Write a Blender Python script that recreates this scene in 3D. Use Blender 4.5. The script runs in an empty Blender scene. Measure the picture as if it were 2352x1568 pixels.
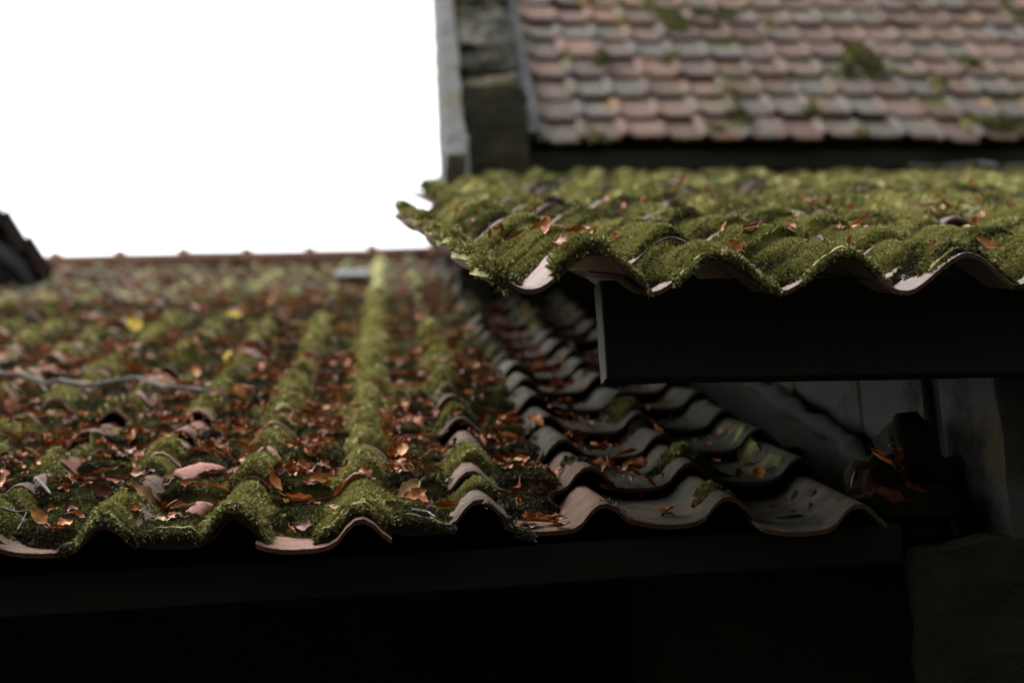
import bpy, bmesh, math, random
import numpy as np
from mathutils import Vector, Matrix, noise as mnoise

scene = bpy.context.scene
COL = scene.collection
R = math.radians
random.seed(7)
rng = np.random.default_rng(11)

# ------------------------------------------------------------------ camera, sky, sun, exposure
F_PX, CX, CY = 3267.0, 1176.0, 784.0            # 50 mm lens, in the units of a 2352 px wide picture
CAM = np.array([0.0, 0.0, 1.65])
AZ, PITCH, ROLL = R(5.0), R(14.0), R(2.9)
_f = np.array([math.sin(AZ) * math.cos(PITCH), math.cos(AZ) * math.cos(PITCH), math.sin(PITCH)])
_r0 = np.array([math.cos(AZ), -math.sin(AZ), 0.0])
_u0 = np.cross(_r0, _f)
_r = _r0 * math.cos(ROLL) - _u0 * math.sin(ROLL)
_u = _u0 * math.cos(ROLL) + _r0 * math.sin(ROLL)

cam_data = bpy.data.cameras.new("camera")
cam = bpy.data.objects.new("camera", cam_data)
COL.objects.link(cam)
cam.matrix_world = Matrix(((_r[0], _u[0], -_f[0], CAM[0]), (_r[1], _u[1], -_f[1], CAM[1]),
                           (_r[2], _u[2], -_f[2], CAM[2]), (0, 0, 0, 1)))
cam_data.lens = 50.0
cam_data.sensor_width = 36.0
cam_data.clip_start = 0.05
cam_data.clip_end = 500.0
cam_data.dof.use_dof = True
cam_data.dof.focus_distance = 2.48
cam_data.dof.aperture_fstop = 2.0
scene.camera = cam

SUN_EL, SUN_AZ = R(58), R(-35)                  # high, ahead and to the left, behind cloud
world = bpy.data.worlds.new("World")
scene.world = world
world.use_nodes = True
wn = world.node_tree
wn.nodes.clear()
w_out = wn.nodes.new("ShaderNodeOutputWorld")
w_bg = wn.nodes.new("ShaderNodeBackground")
w_sky = wn.nodes.new("ShaderNodeTexSky")
w_sky.sky_type = 'NISHITA'
w_sky.sun_disc = False
w_sky.sun_elevation = SUN_EL
w_sky.sun_rotation = SUN_AZ
w_sky.dust_density = 4.0
w_sky.air_density = 1.0
w_sky.ozone_density = 1.0
w_hs = wn.nodes.new("ShaderNodeHueSaturation")   # overcast: nearly white
w_hs.inputs["Saturation"].default_value = 0.17
wn.links.new(w_sky.outputs[0], w_hs.inputs["Color"])
wn.links.new(w_hs.outputs[0], w_bg.inputs[0])
w_bg.inputs[1].default_value = 0.15
wn.links.new(w_bg.outputs[0], w_out.inputs[0])

sun_d = bpy.data.lights.new("sun", 'SUN')
sun_d.energy = 0.8
sun_d.angle = R(25)
sun_d.color = (1.0, 0.97, 0.93)
sun = bpy.data.objects.new("sun", sun_d)
COL.objects.link(sun)
_sd = Vector((math.sin(SUN_AZ) * math.cos(SUN_EL), math.cos(SUN_AZ) * math.cos(SUN_EL), math.sin(SUN_EL)))
sun.rotation_euler = _sd.to_track_quat('Z', 'Y').to_euler()

scene.view_settings.view_transform = 'Standard'
scene.view_settings.look = 'None'
scene.view_settings.gamma = 1.0
scene.view_settings.exposure = 1.4
scene.render.engine = 'CYCLES'
scene.cycles.max_bounces = 6
scene.cycles.diffuse_bounces = 3
scene.cycles.use_denoising = True

# ------------------------------------------------------------------ helpers
def un(px, py, d):
    return CAM + d * (_f + (px - CX) / F_PX * _r + (CY - py) / F_PX * _u)

def frame(az, sl, skew=0.0):
    U = np.array([math.sin(az) * math.cos(sl), math.cos(az) * math.cos(sl), math.sin(sl)])
    S = np.array([math.cos(az + skew), -math.sin(az + skew), 0.0])
    return S, U, np.cross(S, U) / np.linalg.norm(np.cross(S, U))

def project(P):
    v = P - CAM
    z = v @ _f
    return CX + F_PX * (v @ _r) / z, CY - F_PX * (v @ _u) / z, z

def _hash(ix, iy, seed):
    h = (ix.astype(np.int64) * 374761393 + iy.astype(np.int64) * 668265263 + seed * 1442695041) & 0xffffffff
    h = ((h ^ (h >> 13)) * 1274126177) & 0xffffffff
    return ((h ^ (h >> 16)) & 0xffffff) / float(0xffffff)

def vnoise(x, y, seed=0):
    ix, iy = np.floor(x), np.floor(y)
    fx, fy = x - ix, y - iy
    fx = fx * fx * (3 - 2 * fx)
    fy = fy * fy * (3 - 2 * fy)
    a = _hash(ix, iy, seed); b = _hash(ix + 1, iy, seed)
    c = _hash(ix, iy + 1, seed); d = _hash(ix + 1, iy + 1, seed)
    return (a * (1 - fx) + b * fx) * (1 - fy) + (c * (1 - fx) + d * fx) * fy

def fbm(x, y, seed=0, octv=3):
    x = np.asarray(x, float); y = np.asarray(y, float)
    s, a, t = 0.0, 1.0, 0.0
    for o in range(octv):
        s = s + a * vnoise(x * 2 ** o + 17.3 * o, y * 2 ** o - 9.1 * o, seed + o)
        t += a
        a *= 0.5
    return s / t

def sstep(a, b, x):
    t = np.clip((x - a) / (b - a), 0, 1)
    return t * t * (3 - 2 * t)

def tag(o, label=None, cat=None, group=None, kind=None):
    if label: o["label"] = label
    if cat: o["category"] = cat
    if group: o["group"] = group
    if kind: o["kind"] = kind
    return o

def empty(name, loc, label, cat, group=None):
    o = bpy.data.objects.new(name, None)
    COL.objects.link(o)
    o.location = loc
    o.empty_display_size = 0.2
    return tag(o, label, cat, group)

def link(name, me, parent=None, mat=None):
    o = bpy.data.objects.new(name, me)
    COL.objects.link(o)
    if mat is not None:
        me.materials.append(mat)
    if parent is not None:
        o.parent = parent
    return o

def np_mesh(name, V, Q=None, T=None, attrs=None, smooth=True, base=None):
    """one mesh from vertex array V, quads Q and triangles T, with float point attributes"""
    me = bpy.data.meshes.new(name)
    V = np.asarray(V, np.float64).reshape(-1, 3)
    if base is not None:
        V = V - np.asarray(base)
    loops, starts, n = [], [], 0
    if Q is not None and len(Q):
        Q = np.asarray(Q).reshape(-1, 4)
        loops.append(Q.ravel()); starts.append(np.arange(len(Q)) * 4); n = len(Q) * 4
    if T is not None and len(T):
        T = np.asarray(T).reshape(-1, 3)
        loops.append(T.ravel()); starts.append(n + np.arange(len(T)) * 3)
    L = np.concatenate(loops).astype(np.int32)
    S = np.concatenate(starts).astype(np.int32)
    me.vertices.add(len(V)); me.vertices.foreach_set("co", V.astype(np.float32).ravel())
    me.loops.add(len(L)); me.loops.foreach_set("vertex_index", L)
    me.polygons.add(len(S)); me.polygons.foreach_set("loop_start", S)
    me.update(calc_edges=True)
    me.polygons.foreach_set("use_smooth", np.full(len(S), bool(smooth)))
    for k, a in (attrs or {}).items():
        at = me.attributes.new(k, 'FLOAT', 'POINT')
        at.data.foreach_set("value", np.asarray(a, np.float32).ravel())
    me.validate()
    return me

def box_mesh(name, O, S, U, N, s, t, n, base=None, bevel=0.004, rough=0.0, cuts=0, seed=0):
    """a bevelled box spanning ranges s,t,n along axes S,U,N from O; rough pushes its surface about"""
    bm = bmesh.new()
    bmesh.ops.create_cube(bm, size=1.0)
    ext = Vector((s[1] - s[0], t[1] - t[0], n[1] - n[0]))
    for v in bm.verts:
        v.co = Vector((v.co.x * ext.x, v.co.y * ext.y, v.co.z * ext.z))
    if cuts:
        big = max(ext)
        for ax in range(3):
            k = int(cuts * ext[ax] / big)
            if k > 0:
                es = [e for e in bm.edges if abs((e.verts[0].co - e.verts[1].co)[ax]) > 0.9 * ext[ax] - 1e-6
                      and (e.verts[0].co - e.verts[1].co).length < ext[ax] * 1.01]
                bmesh.ops.subdivide_edges(bm, edges=es, cuts=k, use_grid_fill=True)
    if bevel > 0:
        es = [e for e in bm.edges if len(e.link_faces) == 2 and e.calc_face_angle(0) > 0.8]
        bmesh.ops.bevel(bm, geom=es, offset=bevel, segments=2, affect='EDGES', profile=0.6)
    c = Vector(((s[0] + s[1]) / 2, (t[0] + t[1]) / 2, (n[0] + n[1]) / 2))
    for v in bm.verts:
        p = v.co + c
        if rough:
            w = mnoise.noise_vector(p * 9 + Vector((seed * 3.1, 0, 0))) + 0.5 * mnoise.noise_vector(p * 23 + Vector((0, seed, 0)))
            p = p + w * rough
        q = O + S * p.x + U * p.y + N * p.z
        if base is not None:
            q = q - base
        v.co = Vector(q)
    if np.dot(np.cross(S, U), N) < 0:
        bmesh.ops.reverse_faces(bm, faces=bm.faces[:])
    me = bpy.data.meshes.new(name)
    bm.to_mesh(me); bm.free()
    return me

def poly_prism(name, pts, thick, base=None):
    """a flat polygon of world points, extruded by vector thick"""
    P = np.array(pts, float)
    n = len(P)
    V = np.vstack([P, P + np.asarray(thick)])
    if base is not None:
        V = V - np.asarray(base)
    me = bpy.data.meshes.new(name)
    faces = [list(range(n)), list(range(2 * n - 1, n - 1, -1))] + [[i, i + n, (i + 1) % n + n, (i + 1) % n] for i in range(n)]
    me.from_pydata([tuple(v) for v in V], [], faces)
    bm = bmesh.new(); bm.from_mesh(me)
    bmesh.ops.recalc_face_normals(bm, faces=bm.faces[:])
    bm.to_mesh(me); bm.free()
    return me

def tube_mesh(name, pts, rad, base=None, ns=8, knob=0.0):
    """a knobbly tapering tube through the points (one or several chains)"""
    V, Q, T = [], [], []
    chains = pts if isinstance(pts[0][0], (list, tuple, np.ndarray)) else [pts]
    rads = rad if isinstance(rad[0], (list, tuple, np.ndarray)) else [rad]
    off = 0
    for ch, ra in zip(chains, rads):
        P = np.array(ch, float)
        m = (len(P) - 1) * 5 + 1
        u = np.linspace(0, len(P) - 1, m)
        P = np.stack([np.interp(u, np.arange(len(P)), P[:, k]) for k in range(3)], 1)
        r = np.interp(u, np.linspace(0, len(P[:]) and len(ch) - 1, len(ra)), ra)
        r = r * (1 + knob * (rng.random(m) - 0.5) * 2)
        P = P + (rng.random(P.shape) - 0.5) * knob * r[:, None]
        tan = np.gradient(P, axis=0)
        tan /= np.linalg.norm(tan, axis=1)[:, None]
        a = np.cross(tan, np.array([0.13, 0.21, 0.97])); a /= np.linalg.norm(a, axis=1)[:, None]
        b = np.cross(tan, a)
        th = np.arange(ns) / ns * 2 * math.pi
        ring = P[:, None] + r[:, None, None] * (a[:, None] * np.cos(th)[None, :, None] + b[:, None] * np.sin(th)[None, :, None])
        V.append(ring.reshape(-1, 3))
        for i in range(m - 1):
            for j in range(ns):
                Q.append([off + i * ns + j, off + i * ns + (j + 1) % ns, off + (i + 1) * ns + (j + 1) % ns, off + (i + 1) * ns + j])
        for j in range(1, ns - 1):
            T.append([off, off + j + 1, off + j]); e = off + (m - 1) * ns
            T.append([e, e + j, e + j + 1])
        off += m * ns
    return np_mesh(name, np.vstack(V), Q, T, base=base)

# ------------------------------------------------------------------ materials
class NT:
    def __init__(self, name):
        self.m = bpy.data.materials.new(name)
        self.m.use_nodes = True
        self.t = self.m.node_tree
        self.b = self.t.nodes["Principled BSDF"]
        self.co = self.t.nodes.new("ShaderNodeTexCoord").outputs["Object"]
    def link(self, a, b): self.t.links.new(a, b)
    def noise(self, scale, detail=4, rough=0.6, vec=None):
        n = self.t.nodes.new("ShaderNodeTexNoise")
        n.inputs["Scale"].default_value = scale; n.inputs["Detail"].default_value = detail
        n.inputs["Roughness"].default_value = rough
        self.link(vec or self.co, n.inputs["Vector"])
        return n.outputs["Fac"]
    def voro(self, scale, feature='F1', out="Distance", vec=None):
        n = self.t.nodes.new("ShaderNodeTexVoronoi"); n.feature = feature
        n.inputs["Scale"].default_value = scale
        self.link(vec or self.co, n.inputs["Vector"])
        return n.outputs[out]
    def stretch(self, sx, sy, sz):
        n = self.t.nodes.new("ShaderNodeMapping"); n.inputs["Scale"].default_value = (sx, sy, sz)
        self.link(self.co, n.inputs["Vector"]); return n.outputs[0]
    def attr(self, name):
        n = self.t.nodes.new("ShaderNodeAttribute"); n.attribute_name = name
        return n.outputs["Fac"]
    def ramp(self, fac, stops):
        n = self.t.nodes.new("ShaderNodeValToRGB"); e = n.color_ramp.elements
        while len(e) < len(stops): e.new(0.5)
        for el, (p, c) in zip(e, stops):
            el.position = p; el.color = (c[0], c[1], c[2], 1) if hasattr(c, '__len__') else (c, c, c, 1)
        self.link(fac, n.inputs["Fac"]); return n.outputs["Color"]
    def mix(self, fac, a, b):
        n = self.t.nodes.new("ShaderNodeMix"); n.data_type = 'RGBA'
        for v, i in ((fac, 0), (a, 6), (b, 7)):
            if hasattr(v, 'is_linked'): self.link(v, n.inputs[i])
            elif hasattr(v, '__len__'): n.inputs[i].default_value = (v[0], v[1], v[2], 1)
            else: n.inputs[i].default_value = v
        return n.outputs[2]
    def math(self, op, a, b=0.0, clamp=False):
        n = self.t.nodes.new("ShaderNodeMath"); n.operation = op; n.use_clamp = clamp
        for v, i in ((a, 0), (b, 1)):
            if hasattr(v, 'is_linked'): self.link(v, n.inputs[i])
            else: n.inputs[i].default_value = v
        return n.outputs[0]
    def bump(self, h, strength=0.3, dist=0.01):
        n = self.t.nodes.new("ShaderNodeBump"); n.inputs["Strength"].default_value = strength
        n.inputs["Distance"].default_value = dist
        self.link(h, n.inputs["Height"]); self.link(n.outputs[0], self.b.inputs["Normal"])
    def done(self, color, rough=0.9, spec=0.3):
        if hasattr(color, 'is_linked'): self.link(color, self.b.inputs["Base Color"])
        else: self.b.inputs["Base Color"].default_value = (*color, 1)
        if hasattr(rough, 'is_linked'): self.link(rough, self.b.inputs["Roughness"])
        else: self.b.inputs["Roughness"].default_value = rough
        self.b.inputs["Specular IOR Level"].default_value = spec
        return self.m

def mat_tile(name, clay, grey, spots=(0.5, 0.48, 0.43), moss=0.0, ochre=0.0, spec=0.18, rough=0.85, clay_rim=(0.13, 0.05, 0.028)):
    n = NT(name)
    rnd, wx = n.attr("rnd"), n.attr("wx")
    c = n.ramp(rnd, [(0.0, clay[0]), (0.5, clay[1]), (1.0, clay[2])])
    c = n.mix(n.math('MULTIPLY', n.noise(9, 5), 0.55), c, [v * 0.55 for v in clay[1]])
    g = n.mix(n.noise(30, 6), grey[0], grey[1])
    f = n.math('ADD', wx, n.math('MULTIPLY', n.math('SUBTRACT', n.noise(14, 5, 0.7), 0.5), 1.6), clamp=True)
    c = n.mix(f, c, g)
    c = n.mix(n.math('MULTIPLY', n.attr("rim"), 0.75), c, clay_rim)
    sp = n.ramp(n.math('ADD', n.voro(48), n.math('MULTIPLY', n.noise(40), 0.25)), [(0.22, 1.0), (0.32, 0.0)])
    c = n.mix(n.math('MULTIPLY', sp, n.ramp(n.noise(5, 3), [(0.45, 0.0), (0.7, 0.6)])), c, spots)
    dk = n.ramp(n.noise(70, 6, 0.75), [(0.56, 0.0), (0.68, 1.0)])
    c = n.mix(n.math('MULTIPLY', dk, 0.6), c, (0.05, 0.048, 0.038))
    if moss:
        c = n.mix(n.ramp(n.noise(3.5, 6, 0.7), [(0.62 - moss, 0.0), (0.70 - moss, 1.0)]), c, (0.075, 0.08, 0.018))
    if ochre:
        c = n.mix(n.ramp(n.noise(5.5, 4, 0.6, n.stretch(1, 1.3, 0.9)), [(0.70 - ochre, 0.0), (0.76 - ochre, 0.85)]), c, (0.30, 0.17, 0.035))
    n.bump(n.math('ADD', n.noise(160, 6, 0.7), n.math('MULTIPLY', n.noise(35, 4), 1.2)), 0.8, 0.006)
    return n.done(c, n.ramp(n.noise(25, 4), [(0.3, rough - 0.2), (0.7, rough + 0.12)]), spec)

M = {}
M['tile_low'] = mat_tile("weathered_pantile", [(0.28, 0.13, 0.085), (0.36, 0.20, 0.15), (0.44, 0.28, 0.21)], [(0.040, 0.043, 0.030), (0.108, 0.108, 0.080)], spots=(0.34, 0.33, 0.27), rough=0.97)
M['tile_up'] = mat_tile("pale_pantile", [(0.40, 0.28, 0.245), (0.46, 0.345, 0.31), (0.50, 0.39, 0.35)], [(0.22, 0.21, 0.19), (0.31, 0.28, 0.26)])
M['tile_house'] = mat_tile("interlocking_tile", [(0.12, 0.058, 0.040), (0.165, 0.088, 0.063), (0.30, 0.155, 0.11)], [(0.075, 0.07, 0.060), (0.18, 0.165, 0.14)], moss=0.06, ochre=0.085)
M['shard'] = mat_tile("broken_clay", [(0.36, 0.15, 0.11), (0.42, 0.19, 0.15), (0.48, 0.24, 0.19)], [(0.2, 0.18, 0.16), (0.25, 0.22, 0.2)])
M['verge'] = mat_tile("dark_verge_clay", [(0.022, 0.013, 0.010), (0.035, 0.019, 0.014), (0.05, 0.028, 0.021)], [(0.02, 0.017, 0.014), (0.03, 0.025, 0.02)])
M['ridge'] = mat_tile("ridge_clay", [(0.28, 0.13, 0.08), (0.34, 0.17, 0.11), (0.40, 0.21, 0.14)], [(0.18, 0.14, 0.10), (0.25, 0.18, 0.13)])

def mat_moss(name, stops, bumpy=True):
    n = NT(name)
    tone = n.attr("tone")
    t = n.math('ADD', tone, n.math('MULTIPLY', n.math('SUBTRACT', n.noise(55, 5, 0.7), 0.5), 0.5), clamp=True)
    c = n.ramp(t, stops)
    n.bump(n.math('ADD', n.noise(240, 4, 0.7), n.noise(90, 4)), 0.9, 0.01)
    m = n.done(c, 0.95, 0.15)
    n.b.inputs["Sheen Weight"].default_value = 0.15
    return m
MOSS_STOPS = [(0.0, (0.050, 0.038, 0.024)), (0.25, (0.085, 0.075, 0.034)), (0.5, (0.215, 0.218, 0.058)),
              (0.75, (0.42, 0.415, 0.115)), (1.0, (0.70, 0.66, 0.28))]
M['moss'] = mat_moss("moss", MOSS_STOPS)

def mat_leaf(name, a, b, c):
    n = NT(name)
    oi = n.t.nodes.new("ShaderNodeObjectInfo").outputs["Random"]
    v = n.math('ADD', n.math('MULTIPLY', oi, 0.7), n.math('MULTIPLY', n.noise(90, 4), 0.5), clamp=True)
    col = n.ramp(v, [(0.1, a), (0.5, b), (0.95, c)])
    n.bump(n.noise(260, 3), 0.4, 0.002)
    m = n.done(col, 0.6, 0.35)
    n.b.inputs["Subsurface Weight"].default_value = 0.0
    return m
M['leaf_rust'] = mat_leaf("rust_leaf", (0.20, 0.058, 0.014), (0.34, 0.100, 0.020), (0.46, 0.155, 0.032))
M['leaf_dark'] = mat_leaf("dark_leaf", (0.080, 0.024, 0.012), (0.14, 0.038, 0.016), (0.21, 0.060, 0.022))
M['leaf_tan'] = mat_leaf("tan_leaf", (0.30, 0.16, 0.07), (0.38, 0.23, 0.11), (0.48, 0.33, 0.18))
M['leaf_orange'] = mat_leaf("orange_leaf", (0.36, 0.12, 0.020), (0.44, 0.16, 0.028), (0.50, 0.20, 0.04))
M['leaf_yellow'] = mat_leaf("yellow_leaf", (0.62, 0.42, 0.03), (0.72, 0.50, 0.04), (0.75, 0.55, 0.08))
M['leaf_pale'] = mat_leaf("pale_leaf", (0.55, 0.52, 0.46), (0.65, 0.62, 0.55), (0.7, 0.68, 0.6))
def mat_litter():
    n = NT("leaf_litter")
    c = n.ramp(n.attr("rnd"), [(0.0, (0.08, 0.024, 0.012)), (0.3, (0.19, 0.055, 0.016)), (0.6, (0.36, 0.108, 0.022)), (0.85, (0.48, 0.19, 0.04)), (1.0, (0.48, 0.30, 0.16))])
    return n.done(c, 0.6, 0.3)
M['litter'] = mat_litter()

def mat_wood(name, a, b, grain=(3, 60, 60), spec=0.2):
    n = NT(name)
    c = n.mix(n.noise(4, 6, 0.7, n.stretch(*grain)), a, b)
    n.bump(n.noise(5, 6, 0.7, n.stretch(*grain)), 0.5, 0.004)
    return n.done(c, 0.85, spec)
M['wood_black'] = mat_wood("tarred_timber", (0.010, 0.0105, 0.007), (0.020, 0.020, 0.014))
M['wood_grey'] = mat_wood("weathered_timber", (0.06, 0.058, 0.053), (0.16, 0.157, 0.145), (40, 40, 40))
M['wood_dark'] = mat_wood("old_dark_timber", (0.03, 0.027, 0.02), (0.06, 0.052, 0.04))
M['twig'] = mat_wood("dry_twig", (0.14, 0.12, 0.105), (0.34, 0.31, 0.28), (60, 60, 60))
M['twig_mid'] = mat_wood("grey_twig", (0.085, 0.077, 0.073), (0.23, 0.21, 0.20), (60, 60, 60))
M['twig_dark'] = mat_wood("dark_twig", (0.035, 0.03, 0.025), (0.10, 0.09, 0.08), (60, 60, 60))

def mat_stone(name, a, b, lichen=None, joint=False, scale=7.0, dark=0.0):
    n = NT(name)
    c = n.mix(n.noise(scale, 6, 0.7), a, b)
    if dark:
        c = n.mix(n.ramp(n.noise(3.3, 5, 0.65), [(0.56 - dark, 0.0), (0.70 - dark, 1.0)]), c, (0.020, 0.020, 0.013))
    if lichen:
        c = n.mix(n.ramp(n.noise(6, 5, 0.7), [(0.54, 0.0), (0.64, 0.9)]), c, lichen)
    h = n.noise(40, 6, 0.7)
    if joint:
        v = n.voro(4.5, 'DISTANCE_TO_EDGE', "Distance", n.stretch(1, 1, 1.5))
        j = n.ramp(v, [(0.02, 1.0), (0.07, 0.0)])
        c = n.mix(j, c, [x * 0.5 for x in a])
        h = n.math('ADD', h, n.math('MULTIPLY', n.ramp(v, [(0.0, 0.0), (0.12, 1.0)]), 2.0))
    n.bump(h, 0.7, 0.02)
    return n.done(c, 0.92, 0.2)
M['rubble'] = mat_stone("rubble_stone_wall", (0.022, 0.021, 0.014), (0.048, 0.044, 0.028), (0.04, 0.036, 0.009), joint=True)
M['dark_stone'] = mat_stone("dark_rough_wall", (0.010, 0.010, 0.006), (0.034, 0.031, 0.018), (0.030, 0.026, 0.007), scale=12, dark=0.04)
M['render'] = mat_stone("pale_rendered_wall", (0.060, 0.058, 0.055), (0.10, 0.097, 0.092), (0.085, 0.07, 0.028), scale=10, dark=0.05)
M['coping'] = mat_stone("lichen_stained_stone", (0.050, 0.047, 0.034), (0.145, 0.138, 0.11), (0.12, 0.098, 0.014), dark=0.13)
M['kneeler'] = mat_stone("shaded_black_stone", (0.022, 0.021, 0.014), (0.045, 0.042, 0.026), (0.06, 0.05, 0.010))  # shadow at the coping's foot put into the stone's near-black colour
M['lime'] = mat_stone("light_grey_stone", (0.105, 0.103, 0.096), (0.185, 0.183, 0.175), (0.12, 0.11, 0.06), scale=5)
M['lime_lit'] = mat_stone("brightened_grey_stone", (0.36, 0.36, 0.35), (0.46, 0.46, 0.45))  # lime stone lightened to make up for weak light on the upright face
M['lead'] = mat_stone("dull_lead", (0.07, 0.07, 0.073), (0.11, 0.11, 0.11))
M['blocker_wall'] = mat_stone("dark_wall_stone", (0.020, 0.020, 0.014), (0.040, 0.038, 0.025), joint=True)
M['earth'] = mat_stone("dark_earth", (0.022, 0.019, 0.013), (0.040, 0.034, 0.022), scale=3)
M['mortar'] = mat_stone("crumbling_mortar", (0.035, 0.035, 0.030), (0.07, 0.068, 0.06))
M['slate'] = mat_stone("pale_slate", (0.14, 0.145, 0.14), (0.20, 0.205, 0.20))

# ------------------------------------------------------------------ roofs of overlapping tiles
class Roof:
    def __init__(self, O, S, U, N, per, gauge, s0, prof, lift, thick, seed, jit=1.0, sag=0.010, warp=0.0, smooth=14):
        self.O, self.S, self.U, self.N = O, S, U, N
        self.per, self.g, self.s0 = per, gauge, s0
        self.px, self.ph = np.array(prof[0]), np.array(prof[1])
        xs = np.linspace(self.px[0], self.px[-1], 200)     # smooth the profile
        hs = np.interp(xs, self.px, self.ph)
        for _ in range(smooth):
            hs[1:-1] = (hs[:-2] + 2 * hs[1:-1] + hs[2:]) / 4
        self.fx, self.fh = xs, hs
        self.lift, self.th, self.seed, self.jit = lift, thick, seed, jit
        self.sagk, self.warp = sag, warp
    def J(self, c, k, q):
        return _hash(np.asarray(c, float), np.asarray(k, float), self.seed * 31 + q) - 0.5
    def sag(self, s, t):
        return (fbm(s * 0.9 + 5, t * 0.7, self.seed, 2) - 0.5) * 2 * self.sagk + self.warp * s * t
    def tile_n(self, c, k, x, fr):
        j = self.jit
        return (np.interp(x, self.fx, self.fh) + self.lift * (1 - fr) + self.J(c, k, 1) * (0.010 + 0.006 * (np.asarray(k) == 0)) * j
                + self.J(c, k, 2) * 0.012 * j * (fr - 0.5) + self.J(c, k, 3) * 0.010 * j * (x - 0.5))
    def H(self, s, t):
        """height of the tiled surface above the roof plane"""
        c = np.floor((s - self.s0) / self.per)
        k = np.floor(t / self.g)
        x = (s - self.s0) / self.per - c
        fr = t / self.g - k
        h = self.tile_n(c, k, x, fr)
        xo = x + 1
        h2 = np.where(xo <= self.fx[-1], self.tile_n(c - 1, k, np.minimum(xo, self.fx[-1]), fr), -9)
        return np.maximum(h, h2) + self.sag(s, t)
    def P(self, s, t, n):
        s = np.asarray(s)[..., None]; t = np.asarray(t)[..., None]; n = np.asarray(n)[..., None]
        return self.O + s * self.S + t * self.U + n * self.N
    def tiles(self, name, cells, wx, base, nx=14, chips=0.004):
        c = np.array([q[0] for q in cells], float); k = np.array([q[1] for q in cells], float)
        n = len(cells)
        x = np.linspace(self.fx[0], self.fx[-1], nx)
        fr = np.array([0.0, 0.009, 0.35, 0.7, 1.16])
        m = len(fr)
        C, K = c[:, None, None], k[:, None, None]
        X = np.broadcast_to(x[None, :, None], (n, nx, m)); FR = np.broadcast_to(fr[None, None, :], (n, nx, m))
        h = self.tile_n(C, K, X, FR)
        s = self.s0 + (C + X) * self.per + self.J(C, K, 4) * 0.010 * self.jit + (FR - 0.5) * self.J(C, K, 5) * 0.012 * self.jit
        for (cc, kk, ds) in getattr(self, 'slip', ()):
            s = s + np.where((C == cc) & (K == kk), ds, 0.0)
        t = (K + FR) * self.g + self.J(C, K, 6) * (0.022 + 0.028 * (K == 0)) * self.jit * np.clip(1 - FR, 0, 1)
        t = t + (fbm(X * 9 + C * 5, K * 3 + C, self.seed + 9, 3) - 0.5) * 2 * chips * (FR < 0.1)
        h = h + self.sag(s, t)
        h = h - 0.0016 * (FR == 0)
        top = self.P(s, t, h)
        bot = self.P(s, t + 0.0, h - self.th)
        V = np.concatenate([top.reshape(n, -1, 3), bot.reshape(n, -1, 3)], 1)      # n, 2*nx*m, 3
        # rims have their own vertices so the edges stay crisp
        rim = []
        for i in range(nx): rim.append((i, 0))
        for j in range(1, m): rim.append((nx - 1, j))
        for i in range(nx - 2, -1, -1): rim.append((i, m - 1))
        for j in range(m - 2, 0, -1): rim.append((0, j))
        ri = np.array([a * m + b for a, b in rim])
        nr = len(ri)
        V = np.concatenate([V, top.reshape(n, -1, 3)[:, ri], bot.reshape(n, -1, 3)[:, ri]], 1)
        nv = V.shape[1]
        q = []
        for i in range(nx - 1):
            for j in range(m - 1):
                a = i * m + j
                q.append([a, a + m, a + m + 1, a + 1])
                b = nx * m + a
                q.append([b, b + 1, b + m + 1, b + m])
        o = 2 * nx * m
        for i in range(nr):
            i2 = (i + 1) % nr
            q.append([o + i, o + nr + i, o + nr + i2, o + i2])
        q = np.array(q)
        Q = (q[None] + (np.arange(n) * nv)[:, None, None]).reshape(-1, 4)
        rnd = np.repeat(self.J(c, k, 7) + 0.5, nv)
        w = np.repeat(wx(c, k), nv)
        return np_mesh(name, V.reshape(-1, 3), Q, None, {"rnd": rnd, "wx": w, "rim": np.tile(np.concatenate([np.zeros(2 * nx * m), np.ones(2 * nr)]), n)}, True, base)

def moss_sheet(roof, thick_tone, patches, base):
    """mounds of moss on a roof: a height field over the tiles kept only where there is moss"""
    VV, QQ, TT, off = [], [], [], 0
    for (s0, s1, t0, t1, step) in patches:
        s = np.arange(s0, s1 + step, step); t = np.arange(t0, t1 + step, step)
        edge = t0 <= 0.0
        if edge: t = np.concatenate([[-0.006], t])
        Sg, Tg = np.meshgrid(s, t, indexing='ij')
        Tc = np.maximum(Tg, 0.0005)
        th, tone = thick_tone(Sg, Tc)
        rag = (fbm(Sg * 40, Tg * 40, 77, 2) - 0.5) * 0.012
        keep = th > 0.0015
        lump = (fbm(Sg * 90, Tg * 90, 55, 2) - 0.5) * np.minimum(0.008, th * 0.8)
        z = roof.H(Sg, Tc) + np.where(keep, th + lump, -0.006)
        Tq = Tg.copy()
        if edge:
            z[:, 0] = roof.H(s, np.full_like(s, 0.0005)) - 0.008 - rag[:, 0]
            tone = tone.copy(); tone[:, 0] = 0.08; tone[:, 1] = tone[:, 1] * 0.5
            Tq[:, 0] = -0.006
        P = roof.P(Sg, Tq, z).reshape(-1, 3)
        ns, nt = Sg.shape
        idx = np.arange(ns * nt).reshape(ns, nt)
        kq = keep[:-1, :-1] | keep[1:, :-1] | keep[1:, 1:] | keep[:-1, 1:]
        Q = np.stack([idx[:-1, :-1], idx[1:, :-1], idx[1:, 1:], idx[:-1, 1:]], -1)[kq]
        used = np.unique(Q)
        remap = np.full(ns * nt, -1); remap[used] = np.arange(len(used))
        VV.append(P[used]); QQ.append(remap[Q] + off); TT.append(tone.reshape(-1)[used]); off += len(used)
    return np.vstack(VV), np.vstack(QQ), np.concatenate(TT)

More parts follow.
